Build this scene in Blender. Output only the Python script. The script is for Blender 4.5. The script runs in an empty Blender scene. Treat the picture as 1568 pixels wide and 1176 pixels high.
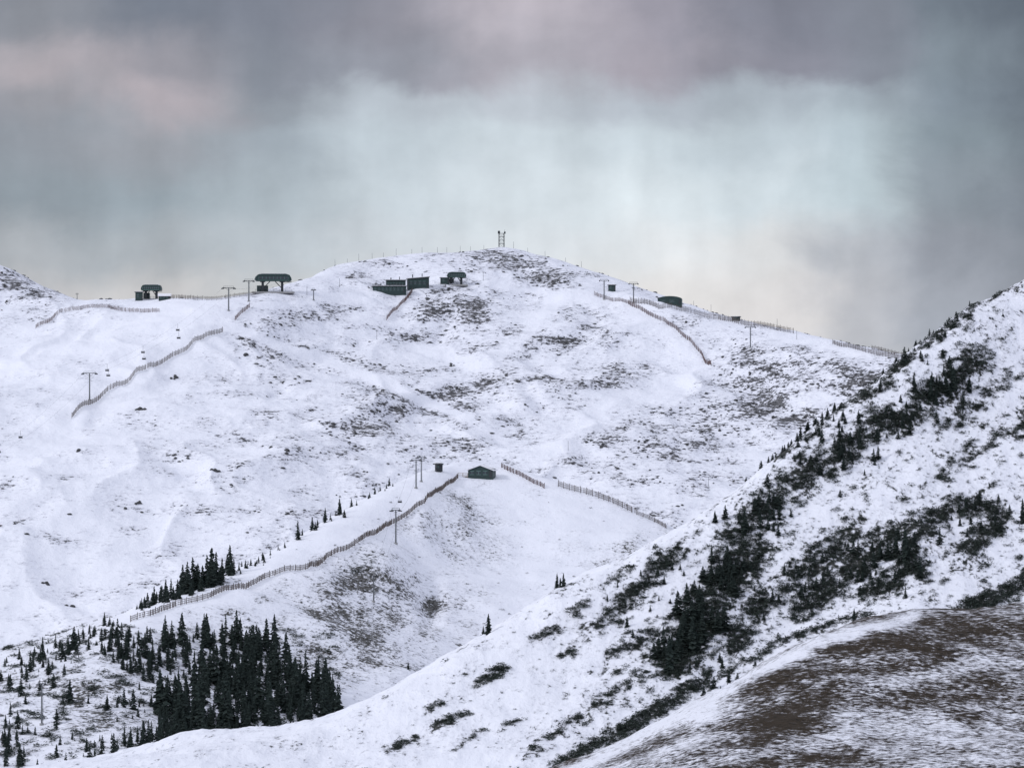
import bpy, math, random
import numpy as np
from mathutils import Vector, Matrix
random.seed(7); rng=np.random.default_rng(7)
scene=bpy.context.scene
K=2*math.tan(math.radians(6.0))/1568.0      # tangent per survey unit (bearing / elevation table below)
CX,CY=784.0,588.0
def wx(b,y): return (b-CX)*K*y
def wz(e,y): return (CY-e)*K*y

# ------------------------------------------------------------------ noise
def _h(ix,iy,seed):
    h=(ix.astype(np.int64)*374761393+iy.astype(np.int64)*668265263+seed*1274126177)&0xffffffff
    h=((h^(h>>13))*1274126177)&0xffffffff
    h=h^(h>>16)
    return (h&0xffff)/65535.0*2*np.pi
def perlin(x,y,seed=0):
    x=np.asarray(x,float);y=np.asarray(y,float)
    x0=np.floor(x);y0=np.floor(y);fx=x-x0;fy=y-y0
    u=fx*fx*fx*(fx*(fx*6-15)+10);v=fy*fy*fy*(fy*(fy*6-15)+10)
    def g(ox,oy):
        a=_h(x0+ox,y0+oy,seed); return np.cos(a)*(fx-ox)+np.sin(a)*(fy-oy)
    return ((g(0,0)*(1-u)+g(1,0)*u)*(1-v)+(g(0,1)*(1-u)+g(1,1)*u)*v)*1.4
def fbm(x,y,o=4,seed=0,r=.5):
    s=0;a=1
    for i in range(o):
        s=s+a*perlin(x*2**i,y*2**i,seed+i*17);a*=r
    return s
def ss(a,b,x):
    t=np.clip((x-a)/(b-a),0,1);return t*t*(3-2*t)

def pchip(xk,yk,x):
    h=np.diff(xk);d=np.diff(yk)/h;n=len(xk);m=np.zeros(n)
    for i in range(1,n-1):
        if d[i-1]*d[i]>0:
            w1=2*h[i]+h[i-1];w2=h[i]+2*h[i-1]
            m[i]=(w1+w2)/(w1/d[i-1]+w2/d[i])
    m[0]=d[0];m[-1]=d[-1]
    i=np.clip(np.searchsorted(xk,x)-1,0,n-2)
    t=(x-xk[i])/h[i];t2=t*t;t3=t2*t
    return (2*t3-3*t2+1)*yk[i]+(t3-2*t2+t)*h[i]*m[i]+(-2*t3+3*t2)*yk[i+1]+(t3-t2)*h[i]*m[i+1]

class Terrain:
    def __init__(s,b0,b1,nb,y0,y1,ny,front,back,curves,smooth=10):
        # curves: nearest->farthest lists of (bearing, elev, y);  front/back: (y,Z) constants
        s.B=np.linspace(b0,b1,nb);s.Y=np.linspace(y0,y1,ny)
        sig=smooth/(s.B[1]-s.B[0]);r=int(3*sig)+1
        ker=np.exp(-.5*(np.arange(-r,r+1)/sig)**2);ker/=ker.sum()
        sm=lambda a:np.convolve(np.pad(a,r,mode='edge'),ker,'valid')
        cs=[]
        for c in curves:
            c=sorted(c);a=np.array(c,float)
            e=sm(np.interp(s.B,a[:,0],a[:,1]));y=sm(np.interp(s.B,a[:,0],a[:,2]))
            cs.append((y,wz(e,y)))
        s.crest=cs[-1][0]
        Z=np.zeros((nb,ny))
        for i in range(nb):
            xk=[p[0] for p in front]+[c[0][i] for c in cs]+[p[0] for p in back]
            yk=[p[1] for p in front]+[c[1][i] for c in cs]+[p[1] for p in back]
            Z[i]=pchip(np.array(xk),np.array(yk),s.Y)
        s.Z=Z
        s.BB,s.YY=np.meshgrid(s.B,s.Y,indexing='ij')
        s.XX=wx(s.BB,s.YY)
    def elev(s): return CY-s.Z/(K*s.YY)
    def bump(s,b,e,rb,re,h,ang=0):
        E=s.elev();c,si=math.cos(ang),math.sin(ang)
        dx=s.BB-b;dy=E-e;u=(dx*c-dy*si)/rb;v=(dx*si+dy*c)/re
        s.Z=s.Z+h*np.exp(-(u*u+v*v))
    def height(s,b,y):
        b=np.asarray(b,float);y=np.asarray(y,float)
        fi=np.clip((b-s.B[0])/(s.B[1]-s.B[0]),0,len(s.B)-1.001);fj=np.clip((y-s.Y[0])/(s.Y[1]-s.Y[0]),0,len(s.Y)-1.001)
        i=fi.astype(int);j=fj.astype(int);a=fi-i;c=fj-j;Z=s.Z
        return (Z[i,j]*(1-a)+Z[i+1,j]*a)*(1-c)+(Z[i,j+1]*(1-a)+Z[i+1,j+1]*a)*c
    def zat(s,x,y): return float(s.height(x/(K*y)+CX,y))
    def place(s,b,e):
        ys=s.Y;zz=s.height(np.full(len(ys),float(b)),ys);ee=CY-zz/(K*ys)
        ok=ys>s.Y[0]+5
        hit=np.nonzero((ee<=e)&ok)[0]
        if len(hit) : 
            j=hit[0]
            if j>0 and ee[j-1]>e:
                t=(ee[j-1]-e)/(ee[j-1]-ee[j]+1e-9);y=ys[j-1]+t*(ys[j]-ys[j-1])
            else: y=ys[j]
        else: y=ys[np.argmin(np.where(ok,ee,1e9))]
        return np.array([wx(b,y),y,float(s.height(b,y))])

# ------------------------------------------------------------------ mesh helpers
COL=bpy.context.collection
def raw_mesh(name,V,F,mat,smooth=False,attrs=None,nper=None):
    V=np.asarray(V,np.float32);F=np.asarray(F,np.int32);n=F.shape[1]
    me=bpy.data.meshes.new(name)
    me.vertices.add(len(V));me.vertices.foreach_set('co',V.ravel())
    me.loops.add(F.size);me.loops.foreach_set('vertex_index',F.ravel())
    me.polygons.add(len(F))
    me.polygons.foreach_set('loop_start',np.arange(0,F.size,n,dtype=np.int32))
    me.polygons.foreach_set('loop_total',np.full(len(F),n,np.int32))
    if smooth: me.polygons.foreach_set('use_smooth',np.ones(len(F),bool))
    me.update(calc_edges=True)
    if attrs:
        for k,a in attrs.items():
            at=me.attributes.new(k,'FLOAT','POINT');at.data.foreach_set('value',np.asarray(a,np.float32).ravel())
    me.materials.append(mat)
    ob=bpy.data.objects.new(name,me);COL.objects.link(ob);return ob
def terrain_mesh(name,T,mat,attrs):
    nb,ny=T.Z.shape
    V=np.stack([T.XX,T.YY,T.Z],-1).reshape(-1,3)
    i=np.arange(nb*ny).reshape(nb,ny)
    F=np.stack([i[:-1,:-1],i[1:,:-1],i[1:,1:],i[:-1,1:]],-1).reshape(-1,4)
    return raw_mesh(name,V,F,mat,True,attrs)

class MB:
    def __init__(s): s.v=[];s.f=[]
    def box(s,c,d,rz=0,ry=0):
        R=Matrix.Rotation(rz,3,'Z')@Matrix.Rotation(ry,3,'Y')
        o=len(s.v)
        for z in(-.5,.5):
            for x,y in((-.5,-.5),(.5,-.5),(.5,.5),(-.5,.5)):
                s.v.append(tuple(Vector(c)+R@Vector((x*d[0],y*d[1],z*d[2]))))
        for f in((0,3,2,1),(4,5,6,7),(0,1,5,4),(1,2,6,5),(2,3,7,6),(3,0,4,7)): s.f.append(tuple(o+k for k in f))
        return s
    def cyl(s,a,b,r0,r1=None,n=8):
        r1=r0 if r1 is None else r1;a=Vector(a);b=Vector(b);d=(b-a).normalized()
        u=d.orthogonal().normalized();w=d.cross(u);o=len(s.v)
        for p,r in((a,r0),(b,r1)):
            for i in range(n):
                t=2*math.pi*i/n;s.v.append(tuple(p+u*math.cos(t)*r+w*math.sin(t)*r))
        for i in range(n):
            j=(i+1)%n;s.f.append((o+i,o+j,o+n+j,o+n+i))
        s.f.append(tuple(o+i for i in range(n))[::-1]);s.f.append(tuple(o+n+i for i in range(n)));return s
    def prism(s,prof,y0,y1,inset=0):
        o=len(s.v);n=len(prof)
        for y in(y0,y1):
            for x,z in prof: s.v.append((x,y,z))
        for i in range(n):
            j=(i+1)%n;s.f.append((o+i,o+j,o+n+j,o+n+i))
        s.f.append(tuple(o+i for i in range(n))[::-1]);s.f.append(tuple(o+n+i for i in range(n)));return s
    def make(s,name,mat,parent=None,bevel=0):
        me=bpy.data.meshes.new(name);me.from_pydata(s.v,[],s.f);me.update();me.materials.append(mat)
        ob=bpy.data.objects.new(name,me);COL.objects.link(ob)
        if parent: ob.parent=parent
        if bevel:
            m=ob.modifiers.new('b','BEVEL');m.width=bevel;m.segments=2
        return ob
def empty(name,loc,rz=0,sc=1):
    e=bpy.data.objects.new(name,None);COL.objects.link(e);e.location=loc;e.rotation_euler=(0,0,rz);e.scale=(sc,)*3;e.empty_display_size=.1;return e

# ------------------------------------------------------------------ materials
class NT:
    def __init__(s,tree): s.t=tree
    def n(s,typ,**kw):
        nd=s.t.nodes.new(typ)
        for k,v in kw.items(): setattr(nd,k,v)
        return nd
    def lk(s,a,b): s.t.links.new(a,b)
    def math(s,op,a,b=None,c=None,clamp=False):
        nd=s.n('ShaderNodeMath',operation=op,use_clamp=clamp)
        for i,v in enumerate((a,b,c)):
            if v is None: continue
            if isinstance(v,(int,float)): nd.inputs[i].default_value=v
            else: s.lk(v,nd.inputs[i])
        return nd.outputs[0]
    def mix(s,f,a,b):
        nd=s.n('ShaderNodeMix',data_type='RGBA')
        for i,v in((0,f),(6,a),(7,b)):
            if isinstance(v,(int,float)): nd.inputs[i].default_value=v
            elif isinstance(v,tuple): nd.inputs[i].default_value=(*v,1)
            else: s.lk(v,nd.inputs[i])
        return nd.outputs[2]
    def noise(s,vec,scale,detail=6,rough=.6,dist=0):
        nd=s.n('ShaderNodeTexNoise');nd.inputs['Scale'].default_value=scale;nd.inputs['Detail'].default_value=detail
        nd.inputs['Roughness'].default_value=rough;nd.inputs['Distortion'].default_value=dist
        s.lk(vec,nd.inputs['Vector']);return nd.outputs['Fac'],nd.outputs['Color']
    def mapping(s,vec,sc=(1,1,1),rot=(0,0,0),loc=(0,0,0)):
        nd=s.n('ShaderNodeMapping');nd.inputs['Scale'].default_value=sc;nd.inputs['Rotation'].default_value=rot;nd.inputs['Location'].default_value=loc
        s.lk(vec,nd.inputs['Vector']);return nd.outputs[0]
    def mr(s,v,a,b,c=0,d=1,smooth=True):
        nd=s.n('ShaderNodeMapRange',interpolation_type='SMOOTHSTEP' if smooth else 'LINEAR')
        s.lk(v,nd.inputs[0])
        for i,q in enumerate((a,b,c,d)): nd.inputs[i+1].default_value=q
        return nd.outputs[0]
def newmat(name):
    m=bpy.data.materials.new(name);m.use_nodes=True;t=m.node_tree;t.nodes.clear();N=NT(t)
    o=N.n('ShaderNodeOutputMaterial');p=N.n('ShaderNodeBsdfPrincipled');N.lk(p.outputs[0],o.inputs[0]);return m,N,p
def simple(name,col,rough=.7,metal=0,var=.25,scale=.8):
    m,N,p=newmat(name);tc=N.n('ShaderNodeTexCoord')
    f,_=N.noise(tc.outputs['Object'],scale,2,.6)
    c=N.mix(f,tuple(x*(1-var) for x in col),tuple(min(1,x*(1+var)) for x in col));N.lk(c,p.inputs['Base Color'])
    p.inputs['Roughness'].default_value=rough;p.inputs['Metallic'].default_value=metal;return m
SNOW=(.82,.84,.92)
def snowmat(name,fine,med,rock1,rock2,base_t=.64,amp=.15,soft=.03,stretch=(1,.6,1),rotz=0,thin=(.40,.40,.44),thinamt=.75,bump=.35,snow=SNOW,t0=.50,t1=.70,wf=.7):
    m,N,p=newmat(name);tc=N.n('ShaderNodeTexCoord').outputs['Object']
    at=N.n('ShaderNodeAttribute',attribute_name='bare').outputs['Fac']
    v=N.mapping(tc,stretch,(0,0,rotz))
    f1,_=N.noise(v,fine,4,.72,.2);f2,_=N.noise(v,med,4,.65,.4)
    n=N.math('ADD',N.math('MULTIPLY',f1,wf),N.math('MULTIPLY',f2,1.15-wf));n=N.math('SUBTRACT',n,.075)
    v1=N.math('ADD',n,N.math('MULTIPLY',at,amp))
    mask=N.mr(v1,base_t-soft,base_t+soft)
    tm=N.math('MULTIPLY',N.mr(v1,t0,t1),thinamt)
    rc=N.mix(N.mr(f1,.5,.7),rock2,rock1)
    c=N.mix(tm,snow,thin);c=N.mix(mask,c,rc)
    N.lk(c,p.inputs['Base Color']);p.inputs['Roughness'].default_value=.85;p.inputs['Specular IOR Level'].default_value=.15
    b=N.n('ShaderNodeBump');b.inputs['Strength'].default_value=bump;b.inputs['Distance'].default_value=.75/fine
    N.lk(N.math('ADD',f1,f2),b.inputs['Height']);N.lk(b.outputs[0],p.inputs['Normal']);return m

m_A=snowmat('snowy_mountain_ground',.5,.075,(.028,.03,.036),(.12,.12,.128),stretch=(.7,.55,1.8),base_t=.638,amp=.105,soft=.024,thin=(.42,.43,.50),thinamt=.75,t0=.48,t1=.70,bump=.5)
m_B=snowmat('snowy_ridge_ground',1.0,.11,(.035,.037,.038),(.11,.108,.105),base_t=.645,amp=.115,soft=.024,stretch=(.9,.6,1.3),t0=.48,bump=.4,thin=(.42,.43,.48))
m_C=snowmat('snowy_scrub_ground',1.2,.18,(.015,.02,.018),(.06,.062,.06),base_t=.632,amp=.13,rotz=.5,stretch=(1,.5,1),wf=.65,t0=.49,bump=.45,thin=(.37,.38,.43))
m_D=snowmat('windswept_grass_snow',2.8,.2,(.006,.005,.004),(.036,.026,.017),base_t=.585,amp=.12,soft=.055,rotz=-.35,stretch=(.55,.8,1),thin=(.22,.215,.235),thinamt=.9,bump=.9,t0=.43,t1=.60,wf=.75)
m_plain=snowmat('valley_snow',.05,.006,(.05,.05,.05),(.13,.11,.1))
m_fol=simple('conifer_needles',(.020,.034,.030),.9,0,.5,.6)
m_krum=simple('krummholz_needles',(.022,.033,.027),.9,0,.5,.9)
m_rock=simple('grey_rock',(.055,.056,.06),.9,0,.4,1.5)
m_scrub=simple('dry_scrub',(.055,.052,.046),.95,0,.4,1.5)
m_grass=simple('dry_grass',(.05,.037,.022),.95,0,.7,2)
m_green=simple('dark_green_panel',(.012,.034,.033),.55,0,.25)
m_dark=simple('dark_steel',(.03,.035,.04),.5,.3)
m_galv=simple('galvanised_steel',(.12,.13,.14),.5,.4)
m_fence=simple('weathered_red_wood',(.105,.062,.058),.9,0,.35,.5)
m_fence2=simple('weathered_grey_wood',(.10,.083,.077),.9,0,.35,.5)
m_glass=simple('window_glass',(.03,.04,.05),.15)
m_conc=simple('concrete',(.3,.3,.3),.85)
m_rsnow=simple('roof_snow',(.8,.8,.85),.85,0,.04)
m_wood=simple('light_timber',(.3,.24,.18),.8)
m_teal=simple('pale_green_trim',(.10,.19,.17),.6)

# ------------------------------------------------------------------ terrains
A=Terrain(-560,2140,1300,1880,3700,800,[(1850,-128)],[(3260,-20),(3800,-130)],[
 [(-560,1060,2060),(0,1030,2080),(400,950,2150),(700,880,2250),(1000,860,2270),(1300,900,2200),(2200,1000,2100)],
 [(-560,790,2330),(0,760,2330),(400,700,2400),(700,680,2480),(900,670,2500),(1100,690,2480),(1300,740,2430),(2200,900,2250)],
 [(-560,560,2560),(0,580,2560),(200,575,2560),(400,560,2600),(600,560,2640),(690,548,2670),(800,560,2640),(1000,570,2650),(1150,590,2600),(1300,630,2520),(2200,820,2330)],
 [(-560,400,2760),(0,472,2730),(120,482,2710),(300,474,2670),(420,458,2690),(520,450,2760),(612,449,2790),(690,458,2780),(800,460,2800),(900,456,2790),(1000,475,2760),(1100,505,2720),(1300,555,2590),(1450,600,2490),(2200,740,2380)],
 [(-560,260,2920),(-200,335,2920),(0,407,2900),(60,436,2860),(120,460,2800),(200,460,2740),(260,457,2730),(330,458,2730),(385,450,2740),(440,437,2760),(475,427,2800),(510,407,2860),(560,399,2880),(630,390,2900),(700,388,2920),(740,383,2940),(768,379,2950),(800,384,2945),(850,398,2930),(900,414,2910),(950,431,2890),(1000,449,2860),(1050,466,2830),(1100,482,2800),(1150,494,2760),(1220,510,2710),(1300,527,2650),(1370,545,2600),(1450,570,2550),(1700,620,2500),(2200,700,2450)],
],8)
Bt=Terrain(-560,2140,1150,800,1950,560,[(780,-132)],[(1760,-122),(2000,-150)],[
 [(-600,1400,850),(0,1230,960),(200,1190,1000),(400,1150,1060),(500,1120,1100),(600,1070,1160),(700,1010,1250),(800,950,1310),(1000,960,1290),(1300,1060,1230),(2200,1200,1150)],
 [(-600,1250,940),(0,1120,1050),(200,1050,1110),(400,1010,1180),(500,980,1220),(600,930,1290),(700,870,1370),(800,850,1400),(900,860,1390),(1020,890,1360),(1300,1000,1300),(2200,1100,1240)],
 [(-600,1150,1030),(0,1045,1130),(200,952,1185),(400,890,1270),(500,852,1315),(600,802,1385),(650,770,1420),(700,736,1475),(740,730,1482),(780,740,1475),(860,765,1455),(1020,826,1425),(1300,950,1370),(2200,1050,1300)],
 [(-600,1120,1060),(-200,1060,1120),(0,1022,1160),(100,985,1180),(170,957,1205),(215,937,1220),(300,902,1262),(400,855,1325),(450,826,1350),(520,785,1400),(600,742,1450),(650,722,1480),(700,709,1505),(740,705,1512),(780,712,1505),(835,732,1490),(920,756,1475),(975,782,1460),(1020,803,1450),(1100,850,1430),(1300,920,1400),(2200,1000,1350)],
],8)
C=Terrain(-560,2140,1250,480,1400,620,[(450,-78)],[(1160,-122),(1450,-150)],[
 [(-600,1600,590),(0,1500,600),(700,1400,630),(1100,1350,640),(1568,1300,650),(2200,1300,650)],
 [(-600,1450,640),(0,1330,660),(300,1280,680),(500,1240,695),(700,1190,705),(850,1150,715),(1000,1100,730),(1100,1060,740),(1260,990,755),(1400,930,765),(1568,900,775),(2200,800,790)],
 [(-600,1380,680),(0,1260,690),(300,1180,710),(500,1150,725),(700,1080,740),(850,1010,755),(1000,940,770),(1100,890,780),(1260,790,805),(1400,700,825),(1568,640,845),(2200,420,900)],
 [(-600,1330,700),(0,1215,700),(150,1185,705),(200,1172,715),(300,1147,725),(430,1130,735),(510,1106,742),(600,1060,752),(690,1002,764),(740,975,770),(800,937,777),(850,904,782),(900,882,787),(960,854,794),(1020,817,802),(1060,797,807),(1130,750,817),(1210,685,832),(1260,645,842),(1300,612,850),(1350,577,858),(1395,535,867),(1440,502,877),(1490,464,887),(1530,450,894),(1568,431,902),(1700,350,930),(2200,150,1000)],
],8)
D=Terrain(-560,2140,1100,-60,640,700,[(-80,-38),(250,-45)],[(560,-62),(680,-95)],[
 [(-600,1900,300),(0,1700,320),(600,1500,335),(1130,1300,350),(1568,1250,360),(2200,1250,370)],
 [(-600,1750,320),(0,1560,340),(600,1360,365),(940,1200,385),(1130,1130,392),(1330,1090,400),(1568,1080,405),(2200,1000,430)],
 [(-600,1700,340),(0,1500,360),(600,1290,385),(850,1185,400),(940,1148,405),(1000,1118,410),(1060,1080,415),(1130,1042,420),(1180,1010,425),(1250,978,430),(1330,948,437),(1400,937,440),(1500,935,442),(1568,925,445),(2200,850,470)],
],10)
D.XX=np.where(D.YY<150,(D.BB-CX)*K*150,D.XX)

A.bump(690,478,75,26,7); A.bump(640,520,60,14,-3); A.bump(870,525,110,20,5,.15); A.bump(700,600,120,16,-3,.3)
A.bump(560,640,110,14,4,.35); A.bump(900,600,130,14,5,.15); A.bump(1150,600,90,22,-4,-.4); A.bump(380,560,150,18,3,-.3)
A.bump(1020,480,60,10,2.5,-.3); A.bump(800,640,60,40,-4,.6); A.bump(200,520,120,12,2,.3);A.bump(450,700,160,16,4,.25)
fade=1-np.exp(-((A.YY-A.crest[:,None])/70.)**2)*.85
A.Z=A.Z+fade*(fbm(A.XX/130,A.YY/95,4,3)*4.2)+fbm(A.XX/22,A.YY/24,4,9)*1.25*(.3+.7*fade)
rid=1-np.abs(fbm(A.XX/75+.4*perlin(A.XX/60,A.YY/60,5),A.YY/160,3,21))*2
A.Z=A.Z+fade*rid*3.2
fade=1-np.exp(-((Bt.YY-Bt.crest[:,None])/35.)**2)*.9
Bt.bump(590,890,35,40,2.5,.3);Bt.bump(660,925,18,30,-2.5);Bt.bump(700,800,25,50,2.0,.2);Bt.bump(640,860,20,60,-1.5,.3)
Bt.Z=Bt.Z+fade*fbm(Bt.XX/60,Bt.YY/50,4,31)*2.2+fbm(Bt.XX/11,Bt.YY/12,4,33)*.38
fade=1-np.exp(-((C.YY-C.crest[:,None])/20.)**2)*.8
C.Z=C.Z+fade*fbm(C.XX/35,C.YY/30,4,41)*1.5+fbm(C.XX/5,C.YY/6,4,43)*.4
D.Z=D.Z+fbm(D.XX/16,D.YY/16,5,51)*.4+fbm(D.XX/2.2,D.YY/2.2,3,52)*.14

def sdist(P,Q,pts):
    d=np.full(np.shape(P),1e9)
    for (x0,y0),(x1,y1) in zip(pts[:-1],pts[1:]):
        dx,dy=x1-x0,y1-y0;L=dx*dx+dy*dy
        t=np.clip(((P-x0)*dx+(Q-y0)*dy)/L,0,1)
        d=np.minimum(d,np.hypot(P-x0-t*dx,Q-y0-t*dy))
    return d
def blobs(P,Q,L):
    s=np.zeros(np.shape(P))
    for b,e,rb,re,a,st in L:
        c,si=math.cos(a),math.sin(a);dx=P-b;dy=Q-e
        s=s+st*np.exp(-(((dx*c-dy*si)/rb)**2+((dx*si+dy*c)/re)**2))
    return s
TRA=[([(345,498),(430,530),(520,560),(600,590),(640,612),(720,640)],5,1.9),([(860,450),(960,468),(1020,510),(1075,560),(1040,590),(930,620),(860,680),(800,705)],13,1.3),
        ([(480,457),(560,450),(640,440)],4,1.2),([(250,470),(330,480),(320,520),(200,590),(60,680)],34,1.0),([(640,540),(740,555),(800,520),(850,460)],10,1.0),
        ([(0,560),(150,520),(300,480)],34,.9),([(0,900),(200,860),(420,760)],30,.4),([(900,457),(830,447),(770,440),(730,425)],4,1.4),([(0,725),(120,718),(220,740)],4,1.2),
        ([(390,470),(470,462),(570,462)],4,1.1),([(1100,490),(1200,515),(1330,545)],7,1.),([(600,590),(560,575),(470,590)],4,.8)]
def bareA(P,Q):
    s=blobs(P,Q,[(700,470,62,26,0,1.7),(640,515,35,10,0,.9),(830,425,75,22,-.35,1.3),(760,400,60,12,0,.6),(700,402,160,10,0,.5),
     (860,520,80,24,.2,1.1),(740,590,80,20,.2,.9),(900,590,90,18,.2,.9),(560,645,110,20,.35,1.1),(640,650,60,16,.2,.6),(1170,615,70,40,-.6,1.2),
     (1000,575,60,14,-.2,.5),(1260,570,140,45,-.25,.8),(1000,690,140,50,0,.6),(1120,560,60,30,-.5,.3),(380,530,70,20,.2,.4),(500,480,60,16,.1,.6),
     (30,440,60,25,-.4,1.0),(20,740,40,20,.2,.7),(350,790,60,40,0,.5),(215,870,60,20,.3,.6),(700,690,120,20,0,.6),(450,460,40,8,0,.6),
     (210,630,20,10,0,.8),(150,650,50,14,.3,.4),(1120,530,60,16,-.4,.35),(720,530,60,30,0,.5),(500,560,90,30,-.3,.4),(1400,590,120,50,0,.6),(1050,640,120,40,0,.5)])
    s=s*.8+.20+.65*fbm(P/75,Q/22,4,61,.6)
    s=s-.25*ss(420,150,P)*ss(480,560,Q)
    s=s+.5*np.exp(-((sdist(P,Q,TRA[0][0])-13)/6.)**2)
    for pts,w,st in TRA: s=s-st*np.exp(-(sdist(P,Q,pts)/w)**2)
    return s
def bareB(P,Q):
    s=.12+.5*fbm(P/50,Q/30,4,62,.6)+blobs(P,Q,[(700,800,40,60,.2,.8),(560,885,45,35,0,.9),(610,950,60,60,0,.9),(500,930,60,60,0,.7),(660,925,12,12,0,1.3),(540,1000,60,40,0,.6),
      (760,860,30,60,0,.35),(330,1050,200,80,0,.6),(60,1060,120,30,0,.6),(130,1100,50,30,0,.7),(950,840,60,14,.4,.6)])
    for pts,w,st in [([(200,935),(300,910),(400,870),(500,820),(600,772),(690,722)],22,1.2),([(790,760),(860,800),(800,900)],60,.6),([(830,735),(900,790),(1000,815)],12,.6)]:
        s=s-st*np.exp(-(sdist(P,Q,pts)/w)**2)
    return s
KR=[([(1195,690),(1270,632),(1340,590),(1400,535),(1490,468)],16,.92),
 ([(1120,830),(1160,790),(1205,745),(1300,690),(1350,640)],25,.95),([(1290,690),(1340,650),(1400,640),(1430,600)],20,1.02),
 ([(1410,610),(1450,590),(1500,550)],22,1.1),([(1030,1010),(1065,960),(1110,890),(1150,840)],36,1.2),([(940,940),(990,890),(1040,840)],18,.88),
 ([(1120,990),(1160,930),(1240,870),(1300,820)],24,.88),([(1230,930),(1320,860),(1380,815),(1400,870)],25,1.0),([(1400,810),(1470,775),(1530,790),(1490,840)],20,1.05),
 ([(1330,910),(1400,870)],20,1.05),([(940,1000),(1020,960)],14,.75),([(1440,660),(1520,600),(1568,570)],16,.55),([(1450,720),(1568,650)],18,.6),
 ([(850,1176),(960,1115),(1080,1042)],12,1.35),([(1480,930),(1530,912),(1568,893)],14,1.5),([(1080,1050),(1200,980),(1330,935)],7,.8),
 ([(735,1045),(775,1022)],9,1.6),([(670,1108),(715,1092)],7,1.4),([(592,1148),(635,1133)],7,1.4),([(815,975),(850,962)],8,1.1),([(872,935),(900,925)],6,1.3),([(658,1084),(675,1076)],6,1.3),
 ([(690,1150),(740,1120),(800,1100)],7,.75),([(800,1160),(900,1090),(980,1030)],14,.68),([(860,1010),(930,950)],14,.7),([(1525,448),(1538,440)],7,1.6),([(925,900),(960,870)],8,.8)]
def krum0(P,Q):
    s=np.zeros(np.shape(P))
    for pts,w,st in KR: s=np.maximum(s,st*np.exp(-(sdist(P,Q,pts)/w)**2))
    return s
def krum(P,Q):
    s=krum0(P,Q)
    u=(P*.8-Q*.6)/22.;v=(P*.6+Q*.8)/9.
    n=fbm(u,v,3,77,.55)
    edge=ss(760,1050,P+0*Q)*.24
    return s*.85+n*.68+edge-.15
def bareC(P,Q): return np.clip(krum(P,Q)*.75+krum0(P,Q)*.2+ss(800,1150,P)*.1+.03,-.3,1.2)
def bareD(P,Q):
    s=.85+.5*fbm(P/80+Q/60,Q/16-P/60,4,88,.6)
    s=s-1.7*np.exp(-(sdist(P,Q,[(880,1180),(1000,1114),(1060,1084),(1130,1046),(1250,984),(1400,942)])/11.)**2)
    s=s-blobs(P,Q,[(1075,1095,50,20,.5,1.1),(1000,1160,80,22,.4,.8),(1450,1120,150,50,.1,.75),(1420,1030,110,14,.25,.5),(1250,1130,80,12,.2,.5)])+blobs(P,Q,[(1440,960,130,18,0,.5),(1200,1080,60,70,.4,.5),(1300,1000,80,16,.3,.4)])
    return np.clip(s,-.8,1.4)
for nm,T,m,fn in(('main_mountain',A,m_A,bareA),('middle_ridge_hill',Bt,m_B,bareB),('scrub_slope_hill',C,m_C,bareC),('grassy_foreground_hill',D,m_D,bareD)):
    E=CY-T.Z/(K*np.maximum(T.YY,60))
    terrain_mesh(nm,T,m,{'bare':np.clip(fn(T.BB,E),-1.3,1.5)})
g=np.linspace(-1,1,81);gx=np.sign(g)*np.abs(g)**2*40000
GX,GY=np.meshgrid(gx,gx,indexing='ij');GZ=-150+fbm(GX/900,GY/900,3,99)*8
i=np.arange(81*81).reshape(81,81);F=np.stack([i[:-1,:-1],i[1:,:-1],i[1:,1:],i[:-1,1:]],-1).reshape(-1,4)
raw_mesh('valley_ground',np.stack([GX,GY,GZ],-1).reshape(-1,3),F,m_plain,True,{'bare':np.zeros(81*81)})

# ------------------------------------------------------------------ vegetation templates
def conifer(seed,levels=15,nb=8,R=.17):
    r=random.Random(seed);V=[];F=[]
    def tri(a,b,c):
        o=len(V);V.extend([a,b,c]);F.append((o,o+1,o+2))
    for i in range(5):
        a0=2*math.pi*i/5;a1=2*math.pi*(i+1)/5;q=.018
        tri((q*math.cos(a0),q*math.sin(a0),-.05),(q*math.cos(a1),q*math.sin(a1),-.05),(0,0,1))
    for L in range(levels):
        t=(L+.5)/levels;z=.03+.95*t;rr=R*((1-t)**.8)*(1 if t>.12 else .85)*r.uniform(.8,1.2)+.008
        for b in range(nb):
            if r.random()<.12: continue
            a=2*math.pi*(b+r.random()*.9)/nb;l=rr*r.uniform(.55,1.35);w=l*r.uniform(.26,.42)+.006
            ca,sa=math.cos(a),math.sin(a);dz=-l*r.uniform(.15,.6);zz=z+r.uniform(-.025,.025)
            m=(ca*l*.5-sa*w,sa*l*.5+ca*w,zz+dz*.45);n=(ca*l*.5+sa*w,sa*l*.5-ca*w,zz+dz*.45)
            tip=(ca*l,sa*l,zz+dz);base=(0,0,zz+.035)
            tri(base,m,n);tri(m,tip,n)
            tri(base,tip,(ca*l*.55,sa*l*.55,zz+dz*.5-.05*r.uniform(.5,1.2)))
    return np.array(V),np.array(F)
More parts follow.
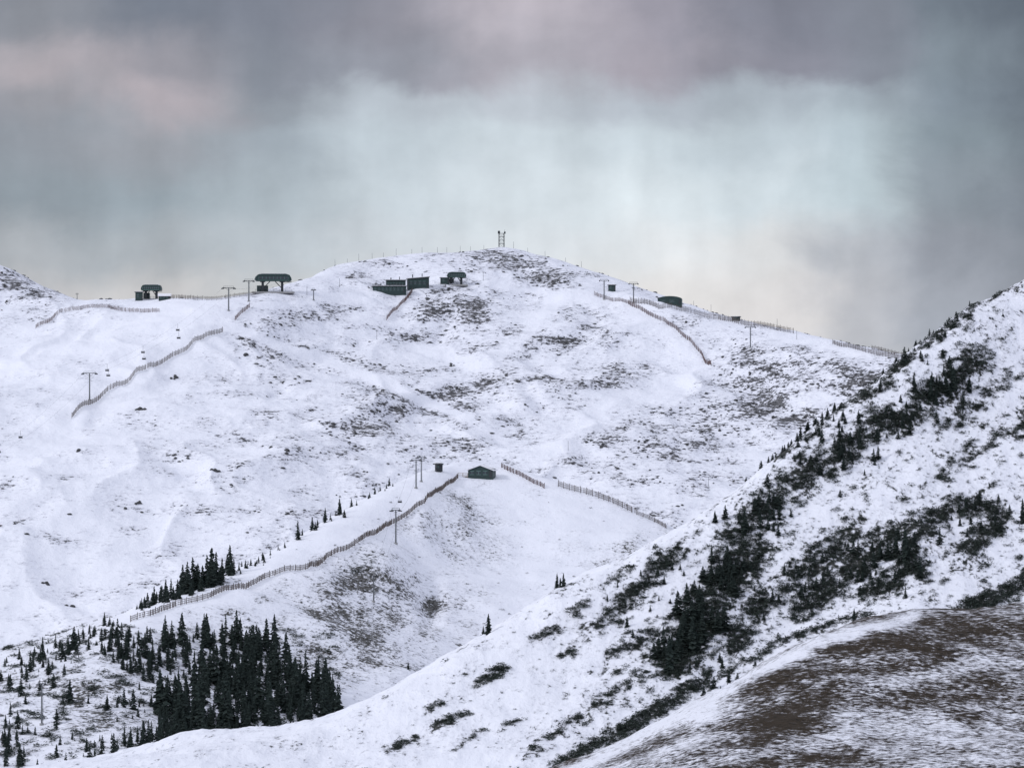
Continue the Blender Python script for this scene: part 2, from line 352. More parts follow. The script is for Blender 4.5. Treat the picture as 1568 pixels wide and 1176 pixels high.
def clump(seed,n=70):
    r=random.Random(seed);V=[];F=[]
    lob=[(r.uniform(-.6,.6),r.uniform(-.6,.6),r.uniform(.35,.7),r.uniform(.5,1.)) for _ in range(5)]
    for i in range(n):
        lx,ly,lr,lh=r.choice(lob)
        a=r.uniform(0,6.28);q=math.sqrt(r.random())*lr
        p=Vector((lx+q*math.cos(a),ly+q*math.sin(a),lh*math.sqrt(max(0,1-(q/lr)**2))*r.uniform(.25,1)))
        s=r.uniform(.12,.3)
        d=[Vector((r.gauss(0,1),r.gauss(0,1),abs(r.gauss(.4,.8)))).normalized()*s for _ in range(3)]
        o=len(V);V.extend([tuple(p+k-Vector((0,0,s*.5))) for k in d]);F.append((o,o+1,o+2))
    return np.array(V),np.array(F)
def tuft(seed,n=16):
    r=random.Random(seed);V=[];F=[]
    for i in range(n):
        a=r.uniform(0,6.28);q=r.uniform(0,.5);x,y=q*math.cos(a),q*math.sin(a);b=r.uniform(0,6.28);l=r.uniform(.4,1)
        o=len(V);w=.07;V+=[(x-w*math.sin(b),y+w*math.cos(b),-.1),(x+w*math.sin(b),y-w*math.cos(b),-.1),(x+.45*l*math.cos(a)+.3,y+.45*l*math.sin(a),l)];F.append((o,o+1,o+2))
    return np.array(V),np.array(F)
def rocktpl(seed):
    r=np.random.default_rng(seed);V=[];F=[]
    n=7
    for lv,(z,rad) in enumerate([(-.3,1),(.25,.85),(.55,.45)]):
        for i in range(n):
            a=2*np.pi*i/n;q=rad*r.uniform(.7,1.2);V.append((q*np.cos(a),q*np.sin(a)*.8,z+r.uniform(-.1,.1)))
    V.append((0,0,.65))
    for l in(0,1):
        for i in range(n):
            j=(i+1)%n;F+=[(l*n+i,l*n+j,l*n+n+j),(l*n+i,l*n+n+j,l*n+n+i)]
    for i in range(n): F.append((2*n+i,2*n+(i+1)%n,3*n))
    return np.array(V),np.array(F)
CON=[conifer(s,levels=random.choice([13,15,17]),R=random.uniform(.13,.2)) for s in range(10)]
CL=[clump(s) for s in range(8)]
RK=[rocktpl(s) for s in range(6)]
TF=[tuft(s) for s in range(6)]
def merged(name,tpls,items,mat):
    Vs=[];Fs=[];o=0
    for (p,sx,sy,sz,rz) in items:
        V,F=tpls[random.randrange(len(tpls))]
        c,s=math.cos(rz),math.sin(rz)
        X=V[:,0]*sx;Yv=V[:,1]*sy
        Vs.append(np.stack([X*c-Yv*s+p[0],X*s+Yv*c+p[1],V[:,2]*sz+p[2]],-1));Fs.append(F+o);o+=len(V)
    if Vs: return raw_mesh(name,np.concatenate(Vs),np.concatenate(Fs),mat)

def inpoly(x,y,P):
    r=False;j=len(P)-1
    for i in range(len(P)):
        if (P[i][1]>y)!=(P[j][1]>y) and x<(P[j][0]-P[i][0])*(y-P[i][1])/(P[j][1]-P[i][1])+P[i][0]: r=not r
        j=i
    return r
def tree_item(T,b,e,hpx,dz=.3,slim=1):
    p=T.place(b,e);h=hpx*K*p[1];w=h*random.uniform(.85,1.25)*slim
    return (p-np.array([0,0,dz]),w,w,h,random.uniform(0,6.28))
it=[]
def fill(T,poly,n,h0,h1,out,slim=1):
    xs=[p[0] for p in poly];ys=[p[1] for p in poly];c=0;tries=0
    while c<n and tries<n*40:
        tries+=1
        b=random.uniform(min(xs),max(xs));e=random.uniform(min(ys),max(ys))
        if inpoly(b,e,poly):
            out.append(tree_item(T,b,e,random.uniform(h0,h1)*random.choice([.45,.6,.8,1,1.15]),slim=slim));c+=1
fill(Bt,[(245,1070),(330,1035),(430,1030),(505,1065),(520,1098),(440,1130),(380,1134),(300,1150),(240,1150)],290,34,62,it,1.15)
fill(Bt,[(170,970),(270,985),(300,1030),(340,1010),(240,1060),(150,1000)],80,18,34,it,1.4)
fill(Bt,[(230,975),(400,975),(450,1040),(330,1060)],80,26,48,it,1.25)
fill(Bt,[(380,985),(440,990),(460,1060),(370,1050)],30,40,58,it,1.15)
fill(Bt,[(470,1040),(510,1050),(520,1095),(480,1100)],22,30,48,it,1.2)
fill(Bt,[(100,980),(200,970),(240,1100),(200,1170),(140,1180),(0,1180),(0,1040),(60,1010)],80,14,34,it,1.4)
fill(Bt,[(0,1110),(40,1120),(40,1180),(0,1180)],10,25,44,it,1.2)
fill(Bt,[(200,1130),(320,1130),(300,1190),(130,1190)],50,28,50,it,1.2)
fill(Bt,[(0,1015),(110,990),(130,1010),(0,1050)],40,10,26,it,1.6)
fill(Bt,[(110,975),(150,965),(180,985),(120,1000)],16,12,22,it,1.5)
fill(Bt,[(-500,1100),(0,1040),(0,1190),(-500,1250)],150,20,50,it)
merged('conifer_forest',CON,it,m_fol)
it=[]
for b,e,h in [(137,968,14),(160,958,22),(168,957,14),(217,934,20),(226,930,24),(236,926,30),(246,922,26),(254,918,32),(262,915,30),(272,912,26),(280,910,46),(287,907,48),(295,903,50),(303,902,40),(317,897,48),(324,894,56),(331,890,46),(340,887,34),(352,880,46),(358,878,24),(366,874,14),(376,870,14),(384,866,12),(396,862,12),(402,858,14),(414,850,10),(426,842,9),(436,838,10),(456,824,28),(463,820,12),(478,812,22),(486,808,14),(498,800,24),(506,796,12),(520,788,26),(522,786,14),(538,776,14),(546,774,10),(566,762,10),(574,757,14),(582,752,10),(596,744,14),(592,748,9)]:
    it.append(tree_item(Bt,b,e,h*1.05,slim=1.3))
    for _ in range(3 if 210<b<410 else 1): it.append(tree_item(Bt,b+random.uniform(-8,8),e+random.uniform(-3,5),h*random.uniform(.4,.8),slim=1.6))
merged('ridge_conifer_row',CON,it,m_fol)
def single(T,b,e,h,slim=1):
    p,sx,sy,sz,rz=tree_item(T,b,e,h,slim=slim)
    V,F=conifer(int(b*7),18,9,.18)
    ob=raw_mesh('pine_tree',V*np.array([sx,sy,sz]),F,m_fol);ob.location=p;ob.rotation_euler=(0,0,rz)
for a in [(C,853,900,26),(C,863,898,24),(C,858,899,18),(C,748,970,34),(C,740,968,16),(C,1025,1030,62),(C,1036,1015,40),(C,1386,860,56),(C,1140,818,40),(C,1566,800,40),(C,1425,610,36),(C,1460,598,40),(C,1448,600,30),(C,1484,600,26),
          (C,1308,950,22),(C,930,920,14),(Bt,625,1025,14),(C,1060,1000,60),(C,1075,985,50),(C,1120,905,36),(C,1316,685,30),(C,960,960,20),(C,1562,1130,44)]:
    single(*a,slim=1.15)
it=[]
for (cx,cy,n,r,h0,h1) in [(1060,960,26,26,24,46),(1110,880,26,24,18,32),(1380,850,18,28,18,30),(1440,600,18,32,16,28),(1300,690,28,38,10,24),(1170,800,26,30,12,24),(1020,1000,6,14,24,40),(1230,900,26,38,10,22),(1500,800,18,30,10,20),(1100,1030,14,30,12,22),(1250,650,26,32,10,18),(1400,545,20,36,8,16),(1000,900,18,32,10,18),(1330,880,24,36,10,22),(1200,700,14,24,8,16),(1460,490,12,24,6,12),(1380,640,14,26,12,24)]:
    for _ in range(n): it.append(tree_item(C,random.gauss(cx,r),random.gauss(cy,r*.7),random.uniform(h0,h1),slim=1.9))
merged('stunted_conifers',CON,it,m_fol)
it=[];N=110000
P=rng.uniform(540,1900,N);Q=rng.uniform(400,1200,N)
cr=np.interp(P,[510,690,850,1020,1130,1260,1395,1490,1568,1700,2200],[1106,1002,904,817,750,645,535,464,431,350,150])
kv=krum(P,Q)
ok=(Q>cr+2)&(kv>.53+rng.uniform(-.05,.12,N))
idx=np.nonzero(ok)[0][:13000]
for j in idx:
    p=C.place(P[j],Q[j]);s=random.uniform(.3,.85)*(1+.4*min(1,max(0,kv[j]-.7)))
    it.append((p-np.array([0,0,.1]),s*1.4,s*.8,s*random.uniform(.7,1.5),random.gauss(.9,.4)))
merged('krummholz_scrub',CL,it,m_krum)
it=[];N=5000;P=rng.uniform(500,1850,N);Q=rng.uniform(430,1190,N);cr=np.interp(P,[510,690,850,1020,1130,1260,1395,1490,1568,1700,2200],[1106,1002,904,817,750,645,535,464,431,350,150])
for j in np.nonzero((Q>cr+2)&(rng.uniform(0,1,N)<.15+.45*ss(800,1100,P)))[0]:
    p=C.place(P[j],Q[j]);s=random.uniform(.12,.4);it.append((p,s*1.3,s,s,random.uniform(0,6)))
merged('slope_shrubs',CL,it,m_krum)
it=[];N=12000;P=rng.uniform(420,820,N);Q=rng.uniform(740,1090,N);bv=bareB(P,Q)
for j in np.nonzero(bv+.25*fbm(P/14,Q/10,3,5)>.85+rng.uniform(-.05,.35,N))[0][:1500]:
    p=Bt.place(P[j],Q[j]);s=random.uniform(.2,.5);it.append((p,s,s,s*1.1,random.uniform(0,6)))
N=900;P=rng.uniform(0,1000,N);Q=rng.uniform(760,1176,N)
for j in range(N):
    if random.random()<.3:
        p=Bt.place(P[j],Q[j]);s=random.uniform(.25,.7);it.append((p,s,s,s,random.uniform(0,6)))
merged('ridge_brush',CL,it,m_scrub)
it=[]
N=5000;P=rng.uniform(0,520,N);Q=rng.uniform(960,1176,N);bb=fbm(P/22,Q/9,3,171)
for j in np.nonzero(bb>.2)[0][:1300]:
    p=Bt.place(P[j],Q[j]);s=random.uniform(.6,1.4);it.append((p,s*1.5,s,s,random.uniform(0,6)))
for b,e,n in[(545,872,24),(565,862,16),(575,905,16),(600,910,16),(632,1022,6),(340,895,8),(350,888,8),(405,920,4),(735,860,3),(700,930,3),(610,895,10),(530,880,10)]:
    for _ in range(n):
        p=Bt.place(b+random.gauss(0,8),e+random.gauss(0,4));s=random.uniform(.3,.8);it.append((p,s*1.3,s,s*.9,random.uniform(0,6)))
merged('ridge_juniper_shrubs',CL,it,m_krum)
it=[];N=26000;P=rng.uniform(-300,1500,N);Q=rng.uniform(385,960,N);bv=bareA(P,Q)+.35*fbm(P/22,Q/9,3,15)
for j in np.nonzero(bv>.8+rng.uniform(-.45,.6,N))[0][:5200]:
    p=A.place(P[j],Q[j]);s=random.uniform(.3,.8)*random.choice([.7,1,1.5]);it.append((p,s*1.5,s,s*.9,random.uniform(0,6)))
for b,e in [(211,627),(215,628),(375,545),(70,895),(107,928),(213,770),(284,878),(690,560),(575,630),(640,518),(1010,458),(120,690),(270,580),(330,720),(440,690)]:
    for _ in range(4):
        p=A.place(b+random.gauss(0,3),e+random.gauss(0,1.5));s=random.uniform(.8,1.6);it.append((p,s,s,s,random.uniform(0,6)))
merged('scattered_rocks',RK,it,m_rock)
it=[];N=36000;P=rng.uniform(840,1750,N);Q=rng.uniform(930,1200,N);bv=bareD(P,Q)+.4*fbm(P/30,Q/9,3,115)
for j in np.nonzero(bv>.7+rng.uniform(-.2,.5,N))[0][:14000]:
    p=D.place(P[j],Q[j]);s=random.uniform(.12,.36);it.append((p,s*1.3,s,s,random.gauss(0,.5)))
merged('dry_grass_tufts',TF,it,m_grass)

# ------------------------------------------------------------------ fences
def fence(T,pts,h,post=3.2,pick=.46,mat=m_fence,name='snow_fence',pw=.15):
    W=[T.place(*p) for p in pts];mb=MB();path=[]
    for a,b in zip(W[:-1],W[1:]):
        L=np.hypot(*(b-a)[:2]);n=max(1,int(L/pick))
        for i in range(n):
            q=a+(b-a)*i/n;path.append((q[0],q[1],T.zat(q[0],q[1]),math.atan2(b[1]-a[1],b[0]-a[0])))
    if len(path)>3000: path=path[::2]
    np_=max(1,int(post/pick))
    for i,(x,y,z,a) in enumerate(path):
        if i%np_==0:
            lean=random.uniform(-.15,.15)
            mb.cyl((x,y,z-.3),(x+lean,y+lean,z+h*random.uniform(1.05,1.25)),.12,.09,5)
            if i+np_<len(path):
                x2,y2,z2,_=path[i+np_]
                for f in(.25,.6,.93): mb.cyl((x,y,z+h*f),(x2,y2,z2+h*f),.06,.06,4)
        elif random.random()<.88:
            mb.box((x,y,z+h*.53+random.uniform(-.12,.12)),(pw,.05,h*random.uniform(.75,.9)),a)
    return mb.make(name,mat)
fence(A,[(55,503),(85,484),(110,475),(165,472),(245,478)],2.1)
fence(A,[(110,640),(155,609),(165,599),(238,562),(250,556),(342,508)],2.6,mat=m_fence2)
fence(A,[(360,491),(370,480),(383,471)],2.4)
fence(A,[(592,491),(600,480),(618,464),(632,447)],2.3)
fence(A,[(962,466),(1000,486),(1015,492),(1040,510),(1075,545),(1090,563)],2.4)
fence(A,[(965,463),(1010,474),(1100,489),(1130,496),(1216,511)],2.9,mat=m_fence2)
fence(A,[(1275,527),(1320,538),(1378,551)],2.3,mat=m_fence2)
fence(A,[(1335,536),(1395,552)],2.3,mat=m_fence2)
fence(A,[(252,458),(300,460),(340,459),(392,452)],2.2,mat=m_fence2)
fence(A,[(910,452),(935,461),(965,466)],2.0)
fence(Bt,[(200,952),(230,943),(270,928),(320,916),(380,900),(405,886),(470,872),(500,855),(550,830),(600,803),(650,771),(680,748),(702,732)],1.45,2.2,.36,mat=m_fence2,pw=.1)
fence(Bt,[(768,716),(800,731),(835,749)],1.4,2.2,.36,pw=.1)
fence(Bt,[(855,745),(890,755),(920,764),(975,788)],1.8,2.2,.36,mat=m_fence2,pw=.1)
fence(Bt,[(975,788),(1000,798),(1022,810)],1.2,2.2,.36,mat=m_fence2,pw=.1)
mb=MB()
for b in list(range(515,760,19))+[790,812,835,862,890,1060,1085]:
    p=A.place(b+random.uniform(-4,4),300);h=random.uniform(2.5,4.5);mb.cyl(p-np.array([0,0,.4]),p+np.array([0,0,h]),.1,.07,5)
for b,e in[(520,440),(470,452),(870,690),(1220,520),(1190,500),(1085,745),(577,520),(740,430)]:
    p=A.place(b,e);mb.cyl(p-np.array([0,0,.4]),p+np.array([0,0,5]),.12,.08,5)
mb.make('marker_poles',m_galv)

# ------------------------------------------------------------------ lift towers, cables, chairs
def lift_tower(T,b,e,h,arm,rz=0,name='chairlift_tower',k=1.):
    p=T.place(b,e);E=empty(name,p,rz)
    MB().cyl((0,0,-1),(0,0,h),.36*k,.26*k,12).make('mast',m_galv,E)
    MB().box((0,0,.15),(1.4*k,1.4*k,.6)).make('footing',m_conc,E,.05)
    a=MB();a.box((0,0,h),(arm,.35*k,.32*k));a.box((0,0,h+.9*k),(arm*.8,.1,.1))
    for s in(-1,1): a.box((s*arm*.4,0,h+.45*k),(.1,.1,.9*k));a.cyl((0,0,h-1.3*k),(s*arm*.3,0,h-.15),.08*k,.08*k,6)
    a.make('crossarm',m_dark,E)
    w=MB()
    for s in(-1,1):
        w.box((s*arm*.47,0,h-.3*k),(.2*k,3.6*k,.22*k))
        for q in range(6): w.cyl((s*arm*.47-.1*k,(-1.6+q*.64)*k,h-.5*k),(s*arm*.47+.1*k,(-1.6+q*.64)*k,h-.5*k),.22*k,.22*k,10)
    w.make('sheaves',m_dark,E)
    l=MB()
    for q in range(int(h/.6)): l.box((.45*k,0,.5+q*.6),(.3*k,.04,.04))
    l.box((.58*k,0,h/2),(.04,.04,h-.6));l.make('ladder',m_galv,E)
    R=Matrix.Rotation(rz,3,'Z')
    return [Vector(p)+R@Vector((s*arm*.47,0,h-.25*k)) for s in(-1,1)]
def chair(p,rz,h=3.2,sc=1):
    E=empty('lift_chair',p,rz,sc)
    f=MB();f.cyl((0,0,0),(0,0,-h+.6),.06,.06,6);f.cyl((-1,0,-h+.6),(1,0,-h+.6),.06,.06,6)
    for x in(-1,1): f.cyl((x,0,-h+.6),(x,.1,-h-.5),.06,.06,6);f.cyl((x,.1,-h-.5),(x,-.6,-h-.5),.06,.06,6)
    f.make('hanger',m_dark,E)
    MB().box((0,-.2,-h-.5),(2,.6,.14)).box((0,.12,-h-.1),(2,.1,.7)).make('seat',m_dark,E,.03)
def ropes(towers,name='lift_cable'):
    cu=MB();spots=[]
    for t0,t1 in zip(towers[:-1],towers[1:]):
        for s in(0,1):
            prev=None;L=(t1[s]-t0[s]).length
            for i in range(13):
                t=i/12;q=t0[s].lerp(t1[s],t)-Vector((0,0,L*.03*4*t*(1-t)))
                if prev: cu.cyl(prev,q,.02,.02,4)
                prev=q;spots.append(q)
    cu.make(name,m_galv);return spots
t1=[lift_tower(A,350,476,12.5,7.5,.5),lift_tower(A,137,613,14,8,.5),lift_tower(A,-60,760,14,8,.5)]
term=A.place(420,448);t0=[Vector(term)+Vector((s*3,0,6)) for s in(-1,1)]
sp=ropes([t0]+t1)
for q in(30,33,36,44,47,50,58,60): chair(sp[q],.5)
t2=[lift_tower(A,381,462,11.5,6,.4),lift_tower(A,480,460,6,2.2,.4,k=.8)]
t3=[lift_tower(A,925,459,11,5.5,-.2,k=.9),lift_tower(A,970,464,11,5.5,-.2,k=.9),lift_tower(A,1149,533,11.5,6,-.3,k=.9)]
t4=[lift_tower(Bt,637,748,8.4,3.4,.5,k=.55),lift_tower(Bt,606,833,9.5,2.9,.5,k=.6),lift_tower(Bt,572,922,7,2.2,.5,k=.5),lift_tower(Bt,64,1110,9,2.,.5,k=.55)]
top=[v+Vector((6,30,-1)) for v in t4[0]]
sp=ropes([top]+t4[:2]);ropes(t4[1:3])
for q in(16,33): chair(sp[q],.5,2.2,.6)
ropes([t3[0],t3[1]])
lift_tower(Bt,645,738,7.4,3,.5,k=.5);lift_tower(A,118,458,3,1.5,0,'snow_gun_post',k=.5)

# ------------------------------------------------------------------ buildings
def terminal(T,b,e,L,H,rz=0,hut=True,name='chairlift_terminal',lift=0):
    p=T.place(b,e);p[2]+=lift;E=empty(name,p,rz)
    h=H*.42;z=H-h;a=L/2
    MB().prism([(-a,z+h*.25),(-a+L*.03,z+h*.62),(-a+L*.1,z+h*.93),(-a+L*.2,z+h),(a-L*.16,z+h),(a-L*.06,z+h*.85),(a-L*.01,z+h*.45),(a,z+h*.15),(a-L*.03,z),(-a+L*.05,z)],-2.6,2.6).make('canopy',m_green,E,.15)
    MB().box((0,-2.64,z+h*.45),(L*.8,.06,h*.3)).box((0,2.64,z+h*.45),(L*.8,.06,h*.3)).make('window_band',m_glass,E)
    tr=MB()
    for q in range(9): tr.box((-L*.4+L*.8*q/8,-2.7,z+h*.45),(.18,.08,h*.34))
    tr.box((0,-2.7,z+h*.12),(L*.86,.08,.22)).make('canopy_trim',m_teal,E)
    MB().prism([(-a+L*.12,z+h*.96),(-a+L*.2,z+h*1.05),(a-L*.16,z+h*1.05),(a-L*.1,z+h*.93)],-1.9,1.9).make('roof_snow',m_rsnow,E)
    g=MB()
    for x in(-L*.28,L*.25): g.box((x,0,z/2-.5),(1.3,1.4,z+1)).box((x,0,z-.25),(2.6,3.6,.5))
    g.cyl((-L*.28,0,z*.3),(-L*.08,0,z),.25,.25,6).cyl((L*.25,0,z*.3),(L*.06,0,z),.25,.25,6)
    g.make('support_legs',m_dark,E,.04)
    w=MB();w.cyl((a-1.8,0,z-.5),(a-1.8,0,z-.2),2.1,2.1,24).cyl((a-1.8,0,z-.5),(a-1.8,0,z+.3),.3,.3,8).make('bullwheel',m_dark,E)
    if hut:
        x=-a*.55
        MB().box((x,2.4,1.6),(L*.3,2.4,3.8)).make('operator_cabin',m_green,E,.05)
        MB().box((x,1.17,2.1),(L*.22,.05,.9)).make('cabin_window',m_glass,E)
        r=MB()
        for q in range(7): r.cyl((-a+L*q/6,-3.3,0),(-a+L*q/6,-3.3,1.3),.07,.07,5)
        r.box((0,-3.3,1.3),(L,.1,.1)).box((0,-3.3,.75),(L,.08,.08)).make('platform_railing',m_dark,E)
    MB().box((0,0,-.4),(L*1.15,7,.9)).make('loading_platform',m_conc,E,.1)
    return E
terminal(A,418,447,20.5,10,0.15)
terminal(A,232,458,11.5,8,-.1)
terminal(A,699,436,11,7.2,.1)
def building(name,T,b,e,W,Dp,H,roof='gable',rz=0,wall=m_green,nwin=4,rise=1.6,snow=True,deck=False,slope=0,lift=0,flue=True):
    p=T.place(b,e);p[2]+=lift;E=empty(name,p,rz)
    MB().box((0,0,H/2-1),(W,Dp,H+2)).make('walls',wall,E)
    o=.5
    def slabs(R,front):
        t=.22
        for s in(-1,1):
            if front: R.v+=[(s*(W/2+o),-Dp/2-o,H-.3),(s*(W/2+o),Dp/2+o,H-.3),(0,Dp/2+o,H+rise),(0,-Dp/2-o,H+rise)]
            else: R.v+= [(-W/2-o,s*(Dp/2+o),H-.3),(W/2+o,s*(Dp/2+o),H-.3),(W/2+o,0,H+rise),(-W/2-o,0,H+rise)]
        R.v+=[(x,y,z-t) for x,y,z in R.v]
        R.f+=[(0,1,2,3),(5,4,7,6),(8,11,10,9),(13,14,15,12),(0,8,9,1),(4,5,13,12),(0,3,11,8),(1,9,10,2),(4,12,15,7),(5,6,14,13)]
    if roof in('gable','front'):
        R=MB();slabs(R,roof=='front');R.make('roof',m_rsnow if snow else wall,E)
        G=MB()
        if roof=='gable': G.v=[(s*W/2,y,z) for s in(-1,1) for y,z in((-Dp/2,H),(Dp/2,H),(0,H+rise-.15))]
        else: G.v=[(x,s*Dp/2,z) for s in(-1,1) for x,z in((-W/2,H),(W/2,H),(0,H+rise-.15))]
        G.f=[(0,1,2),(3,5,4)];G.make('gable_ends',wall,E)
    elif roof=='flat':
        MB().prism([(-W/2-o,H),(W/2+o,H+slope),(W/2+o,H+slope+.35),(-W/2-o,H+.35)],-Dp/2-o,Dp/2+o).make('roof',m_dark,E)
        if snow: MB().prism([(-W/2-o+.3,H+.36),(W/2+o-.3,H+slope+.36),(W/2+o-.3,H+slope+.6),(-W/2-o+.3,H+.6)],-Dp/2+.2,Dp/2+.3).make('roof_snow',m_rsnow,E)
        if slope>0: MB().prism([(-W/2,H-.01),(W/2,H-.01),(W/2,H+slope),(-W/2,H)],-Dp/2+.01,Dp/2-.01).make('upper_wall',wall,E)
    elif roof=='round':
        pr=[(W/2*math.cos(t),H+rise*math.sin(t)) for t in [math.pi*q/10 for q in range(11)]]
        MB().prism(pr,-Dp/2-.02,Dp/2+.02).make('roof',wall,E)
    wn=MB();fr=MB()
    for q in range(nwin):
        x=-W/2+W*(q+.6)/(nwin+.7);ww=W/(nwin+1)*.62
        wn.box((x,-Dp/2-.03,H*.55),(ww,.06,H*.36));fr.box((x,-Dp/2-.04,H*.55-H*.2),(ww*1.15,.1,.14)).box((x,-Dp/2-.04,H*.55+H*.2),(ww*1.15,.1,.14))
        fr.box((x,-Dp/2-.07,H*.55),(.09,.06,H*.36))
    wn.make('windows',m_glass,E);fr.make('window_frames',m_teal,E)
    MB().box((W*.42,-Dp/2-.03,1.05),(.95,.08,2.1)).make('door',m_dark,E)
    if flue and W>8: MB().cyl((W*.2,0,H),(W*.2,0,H+slope+2.2),.22,.22,8).cyl((-W*.25,.5,H),(-W*.25,.5,H+slope+1.7),.3,.3,8).make('roof_vents',m_dark,E)
    if deck:
        dk=MB();dk.box((-W/2-1.6,0,.3),(3.2,Dp,.15))
        for x in(-W/2-3.1,-W/2-1.6,-W/2-.1): dk.box((x,-Dp/2,.2),(.12,.12,2.4))
        dk.box((-W/2-1.6,-Dp/2,1.35),(3.1,.08,.1)).box((-W/2-1.6,-Dp/2,.85),(3.1,.06,.08)).make('deck',m_wood,E)
    return E
building('ski_patrol_hut',Bt,738,731,7.6,5,2.6,'front',-.2,nwin=3,rise=1.3,deck=True)
building('mountain_lodge',A,596,449,19,8,3.4,'flat',.08,nwin=8,lift=.3)
building('lodge_upper_storey',A,606,446,11,6,5.7,'flat',.08,nwin=6,lift=.3)
building('lodge_annex',A,640,441,12.0,8,4.6,'flat',.12,nwin=4,slope=1.1,lift=.3)
building('lift_storage_shed',A,1026,466,13.5,6,2.6,'round',-.12,nwin=2,rise=1.8,snow=False,lift=.2,flue=False)
building('lift_operator_hut',A,937,446,4,3.5,3,'flat',-.1,nwin=1,lift=.3)
building('equipment_shed',A,1127,491,4.6,3.5,1.6,'flat',-.1,nwin=1,lift=.3)
building('warming_hut',A,252,459,6.5,4,2.2,'gable',.1,nwin=3,rise=1,lift=.2)
building('lift_control_cabin',A,213,460,4,3,4.2,'flat',0,nwin=1,lift=.2)
building('pump_shed',A,681,434,5,3,2.8,'flat',0,nwin=1,lift=.2,snow=False)
building('operator_booth',Bt,671,722,1.6,1.6,2.1,'flat',.3,wall=m_dark,nwin=1)
p=A.place(768,300);E=empty('summit_radio_tower',p,.2)
f=MB();w=1.5;H=8.2
for x in(-w,w):
    for y in(-w,w): f.cyl((x,y,-1),(x,y,H),.14,.12,6)
for q in range(4):
    z0=q*2.05;z1=z0+2.05
    for a,b in(((-w,-w),(w,-w)),((w,-w),(w,w)),((w,w),(-w,w)),((-w,w),(-w,-w))):
        f.cyl((*a,z1),(*b,z1),.11,.11,5);f.cyl((*a,z0),(*b,z1),.06,.06,5)
f.make('lattice_frame',m_dark,E)
MB().box((0,0,H),(3.6,3.6,.18)).make('platform',m_dark,E)
a=MB();a.box((-1.9,-1.5,H+.6),(1.3,.35,1.7)).box((1.7,-1.5,H+.4),(.9,.35,1.3)).cyl((1.9,0,H),(1.9,0,H+2.4),.09,.06,6).cyl((-1.5,0,H),(-1.5,0,H+1.9),.09,.06,6)
a.make('antennas',m_dark,E)

# ------------------------------------------------------------------ world
world=bpy.data.worlds.new('World');scene.world=world;world.use_nodes=True
t=world.node_tree;t.nodes.clear();N=NT(t)
out=N.n('ShaderNodeOutputWorld');bg=N.n('ShaderNodeBackground');N.lk(bg.outputs[0],out.inputs[0])
SE,SA=math.radians(29),math.radians(245)
sky=N.n('ShaderNodeTexSky',sky_type='NISHITA');sky.sun_disc=False;sky.sun_elevation=SE;sky.sun_rotation=SA;sky.air_density=1.2;sky.dust_density=.6;sky.ozone_density=2
tc=N.n('ShaderNodeTexCoord').outputs['Generated']
sx=N.n('ShaderNodeSeparateXYZ');N.lk(tc,sx.inputs[0])
az=N.math('ARCTAN2',sx.outputs[0],sx.outputs[1]);el=N.math('ARCSINE',sx.outputs[2])
Pn=N.math('MULTIPLY',az,1/K);Qn=N.math('MULTIPLY',el,1/K)
cv=N.n('ShaderNodeCombineXYZ');N.lk(Pn,cv.inputs[0]);N.lk(Qn,cv.inputs[1]);base=cv.outputs[0]
_,c1=N.noise(N.mapping(base,(1,1.3,1),loc=(3.3,1.7,0)),1/190,5,.55,.3)
s1=N.n('ShaderNodeSeparateColor');N.lk(c1,s1.inputs[0])
P2=N.math('ADD',Pn,N.math('MULTIPLY',N.math('SUBTRACT',s1.outputs[0],.5),220))
Q2=N.math('ADD',Qn,N.math('MULTIPLY',N.math('SUBTRACT',s1.outputs[1],.5),140))
fac=N.math('DIVIDE',N.math('ADD',P2,CX+200),1968.)
row=N.math('SUBTRACT',CY,Q2)
def lin(c):
    g_=sum(c)/3.;c=[g_+(x-g_)*.8 for x in c];c=(c[0]-2,c[1],c[2]+2)
    return tuple(((x/255)/12.92 if x/255<=.04045 else ((x/255+.055)/1.055)**2.4) for x in c)
ST=[-100,50,240,420,600,800,1000,1180,1320,1450,1600]
ROWS=[(20,[(116,122,136),(140,142,152),(118,124,139),(126,130,145),(144,142,155),(192,182,192),(160,154,168),(126,127,142),(130,134,148),(112,122,135),(90,99,113)]),
(100,[(144,144,154),(178,168,174),(156,152,162),(134,139,152),(150,152,165),(176,170,181),(168,160,172),(138,137,152),(134,138,152),(128,140,152),(102,112,125)]),
(150,[(142,145,156),(154,153,161),(180,169,176),(145,152,163),(182,191,201),(190,197,207),(178,186,197),(172,182,193),(160,172,183),(130,143,156),(102,112,126)]),
(210,[(138,147,158),(148,153,163),(156,159,168),(160,171,182),(192,204,213),(203,214,222),(198,210,218),(190,203,212),(177,192,201),(134,148,159),(108,118,131)]),
(300,[(138,149,160),(145,156,166),(152,165,175),(173,185,194),(199,210,218),(212,222,229),(220,230,236),(208,220,227),(190,206,214),(142,153,164),(121,129,142)]),
(385,[(166,171,178),(174,178,184),(172,179,186),(184,193,201),(206,213,220),(219,225,231),(229,232,235),(222,222,223),(178,182,191),(147,152,164),(134,141,153)]),
(465,[(197,194,197),(204,200,201),(205,202,202),(206,205,206),(214,215,217),(226,224,225),(230,226,224),(224,219,218),(190,191,198),(165,170,182),(147,152,165)])]
prev=None
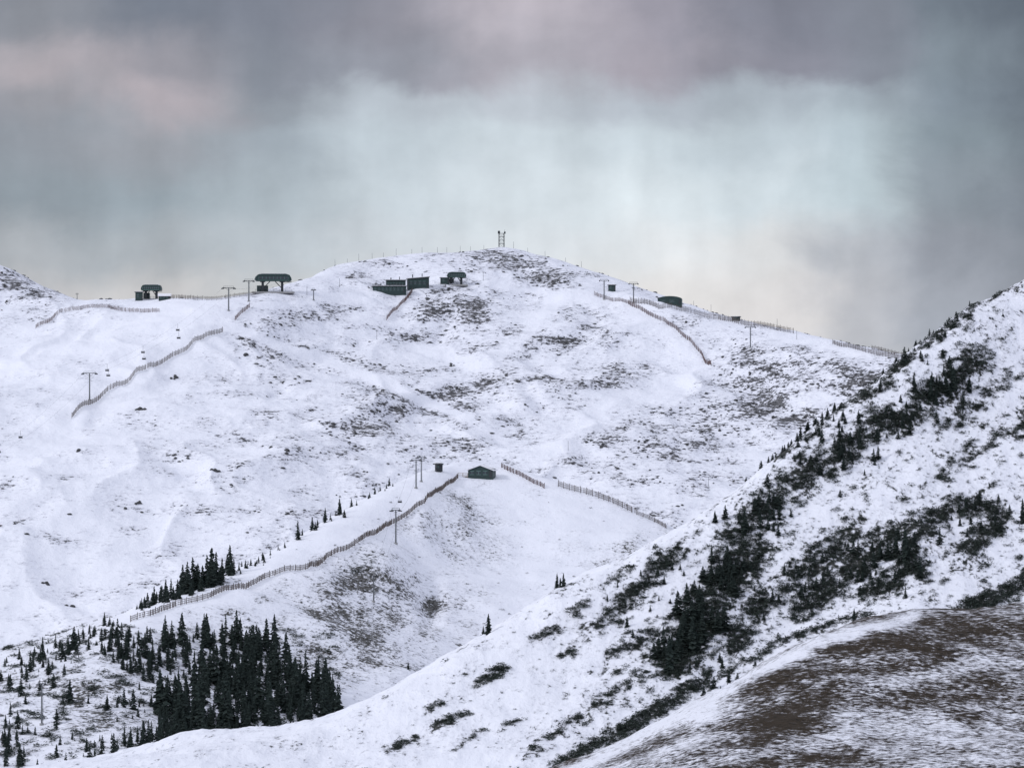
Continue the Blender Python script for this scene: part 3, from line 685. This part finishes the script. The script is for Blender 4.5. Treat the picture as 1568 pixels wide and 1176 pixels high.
for k,(ry,cols) in enumerate(ROWS):
    r=N.n('ShaderNodeValToRGB');cr_=r.color_ramp;cr_.interpolation='EASE'
    while len(cr_.elements)<len(ST): cr_.elements.new(.5)
    for i,s_ in enumerate(ST): cr_.elements[i].position=(s_+200)/1968.
    for i,c_ in enumerate(cols): cr_.elements[i].color=(*lin(c_),1)
    N.lk(fac,r.inputs[0])
    if prev is None: prev=r.outputs[0]
    else: prev=N.mix(N.mr(row,ROWS[k-1][0],ry),prev,r.outputs[0])
vn,_=N.noise(N.mapping(base,(1,.22,1),(0,0,.18)),1/70,3,.5);mn,_=N.noise(N.mapping(base,(1,1.2,1)),1/140,5,.6)
br=N.math('ADD',N.math('MULTIPLY',N.math('SUBTRACT',vn,.5),.26),N.math('MULTIPLY',N.math('SUBTRACT',mn,.5),.38));br=N.math('ADD',br,1.02)
vm=N.n('ShaderNodeVectorMath',operation='SCALE');N.lk(prev,vm.inputs[0]);N.lk(br,vm.inputs['Scale'])
ang=N.math('SQRT',N.math('ADD',N.math('MULTIPLY',az,az),N.math('MULTIPLY',el,el)))
oc=N.mix(mn,(.58,.61,.72),(.80,.83,.95))
cl=N.mix(N.mr(ang,.16,.7),vm.outputs[0],oc)
nb_=N.n('ShaderNodeVectorMath',operation='SCALE');N.lk(sky.outputs[0],nb_.inputs[0]);nb_.inputs['Scale'].default_value=.9
cs=N.n('ShaderNodeVectorMath',operation='SCALE');N.lk(cl,cs.inputs[0]);cs.inputs['Scale'].default_value=10
fin=N.mix(.97,nb_.outputs[0],cs.outputs[0])
N.lk(fin,bg.inputs[0]);bg.inputs[1].default_value=.1
sd=bpy.data.lights.new('sun','SUN');sd.energy=1.4;sd.angle=math.radians(10);sd.color=(1,.985,.97)
so=bpy.data.objects.new('sun',sd);COL.objects.link(so)
dirv=Vector((math.sin(SA)*math.cos(SE),math.cos(SA)*math.cos(SE),math.sin(SE)))
so.rotation_euler=dirv.to_track_quat('Z','Y').to_euler()
cd=bpy.data.cameras.new('camera');cd.sensor_width=36;cd.lens=36/(K*1568);cd.clip_start=1;cd.clip_end=100000
cd.dof.use_dof=True;cd.dof.focus_distance=1700;cd.dof.aperture_fstop=3.5
co=bpy.data.objects.new('camera',cd);COL.objects.link(co);co.location=(0,0,0);co.rotation_euler=(math.pi/2,0,0);scene.camera=co
scene.view_settings.view_transform='Standard';scene.view_settings.look='None';scene.view_settings.exposure=0
print('krum',len(idx))
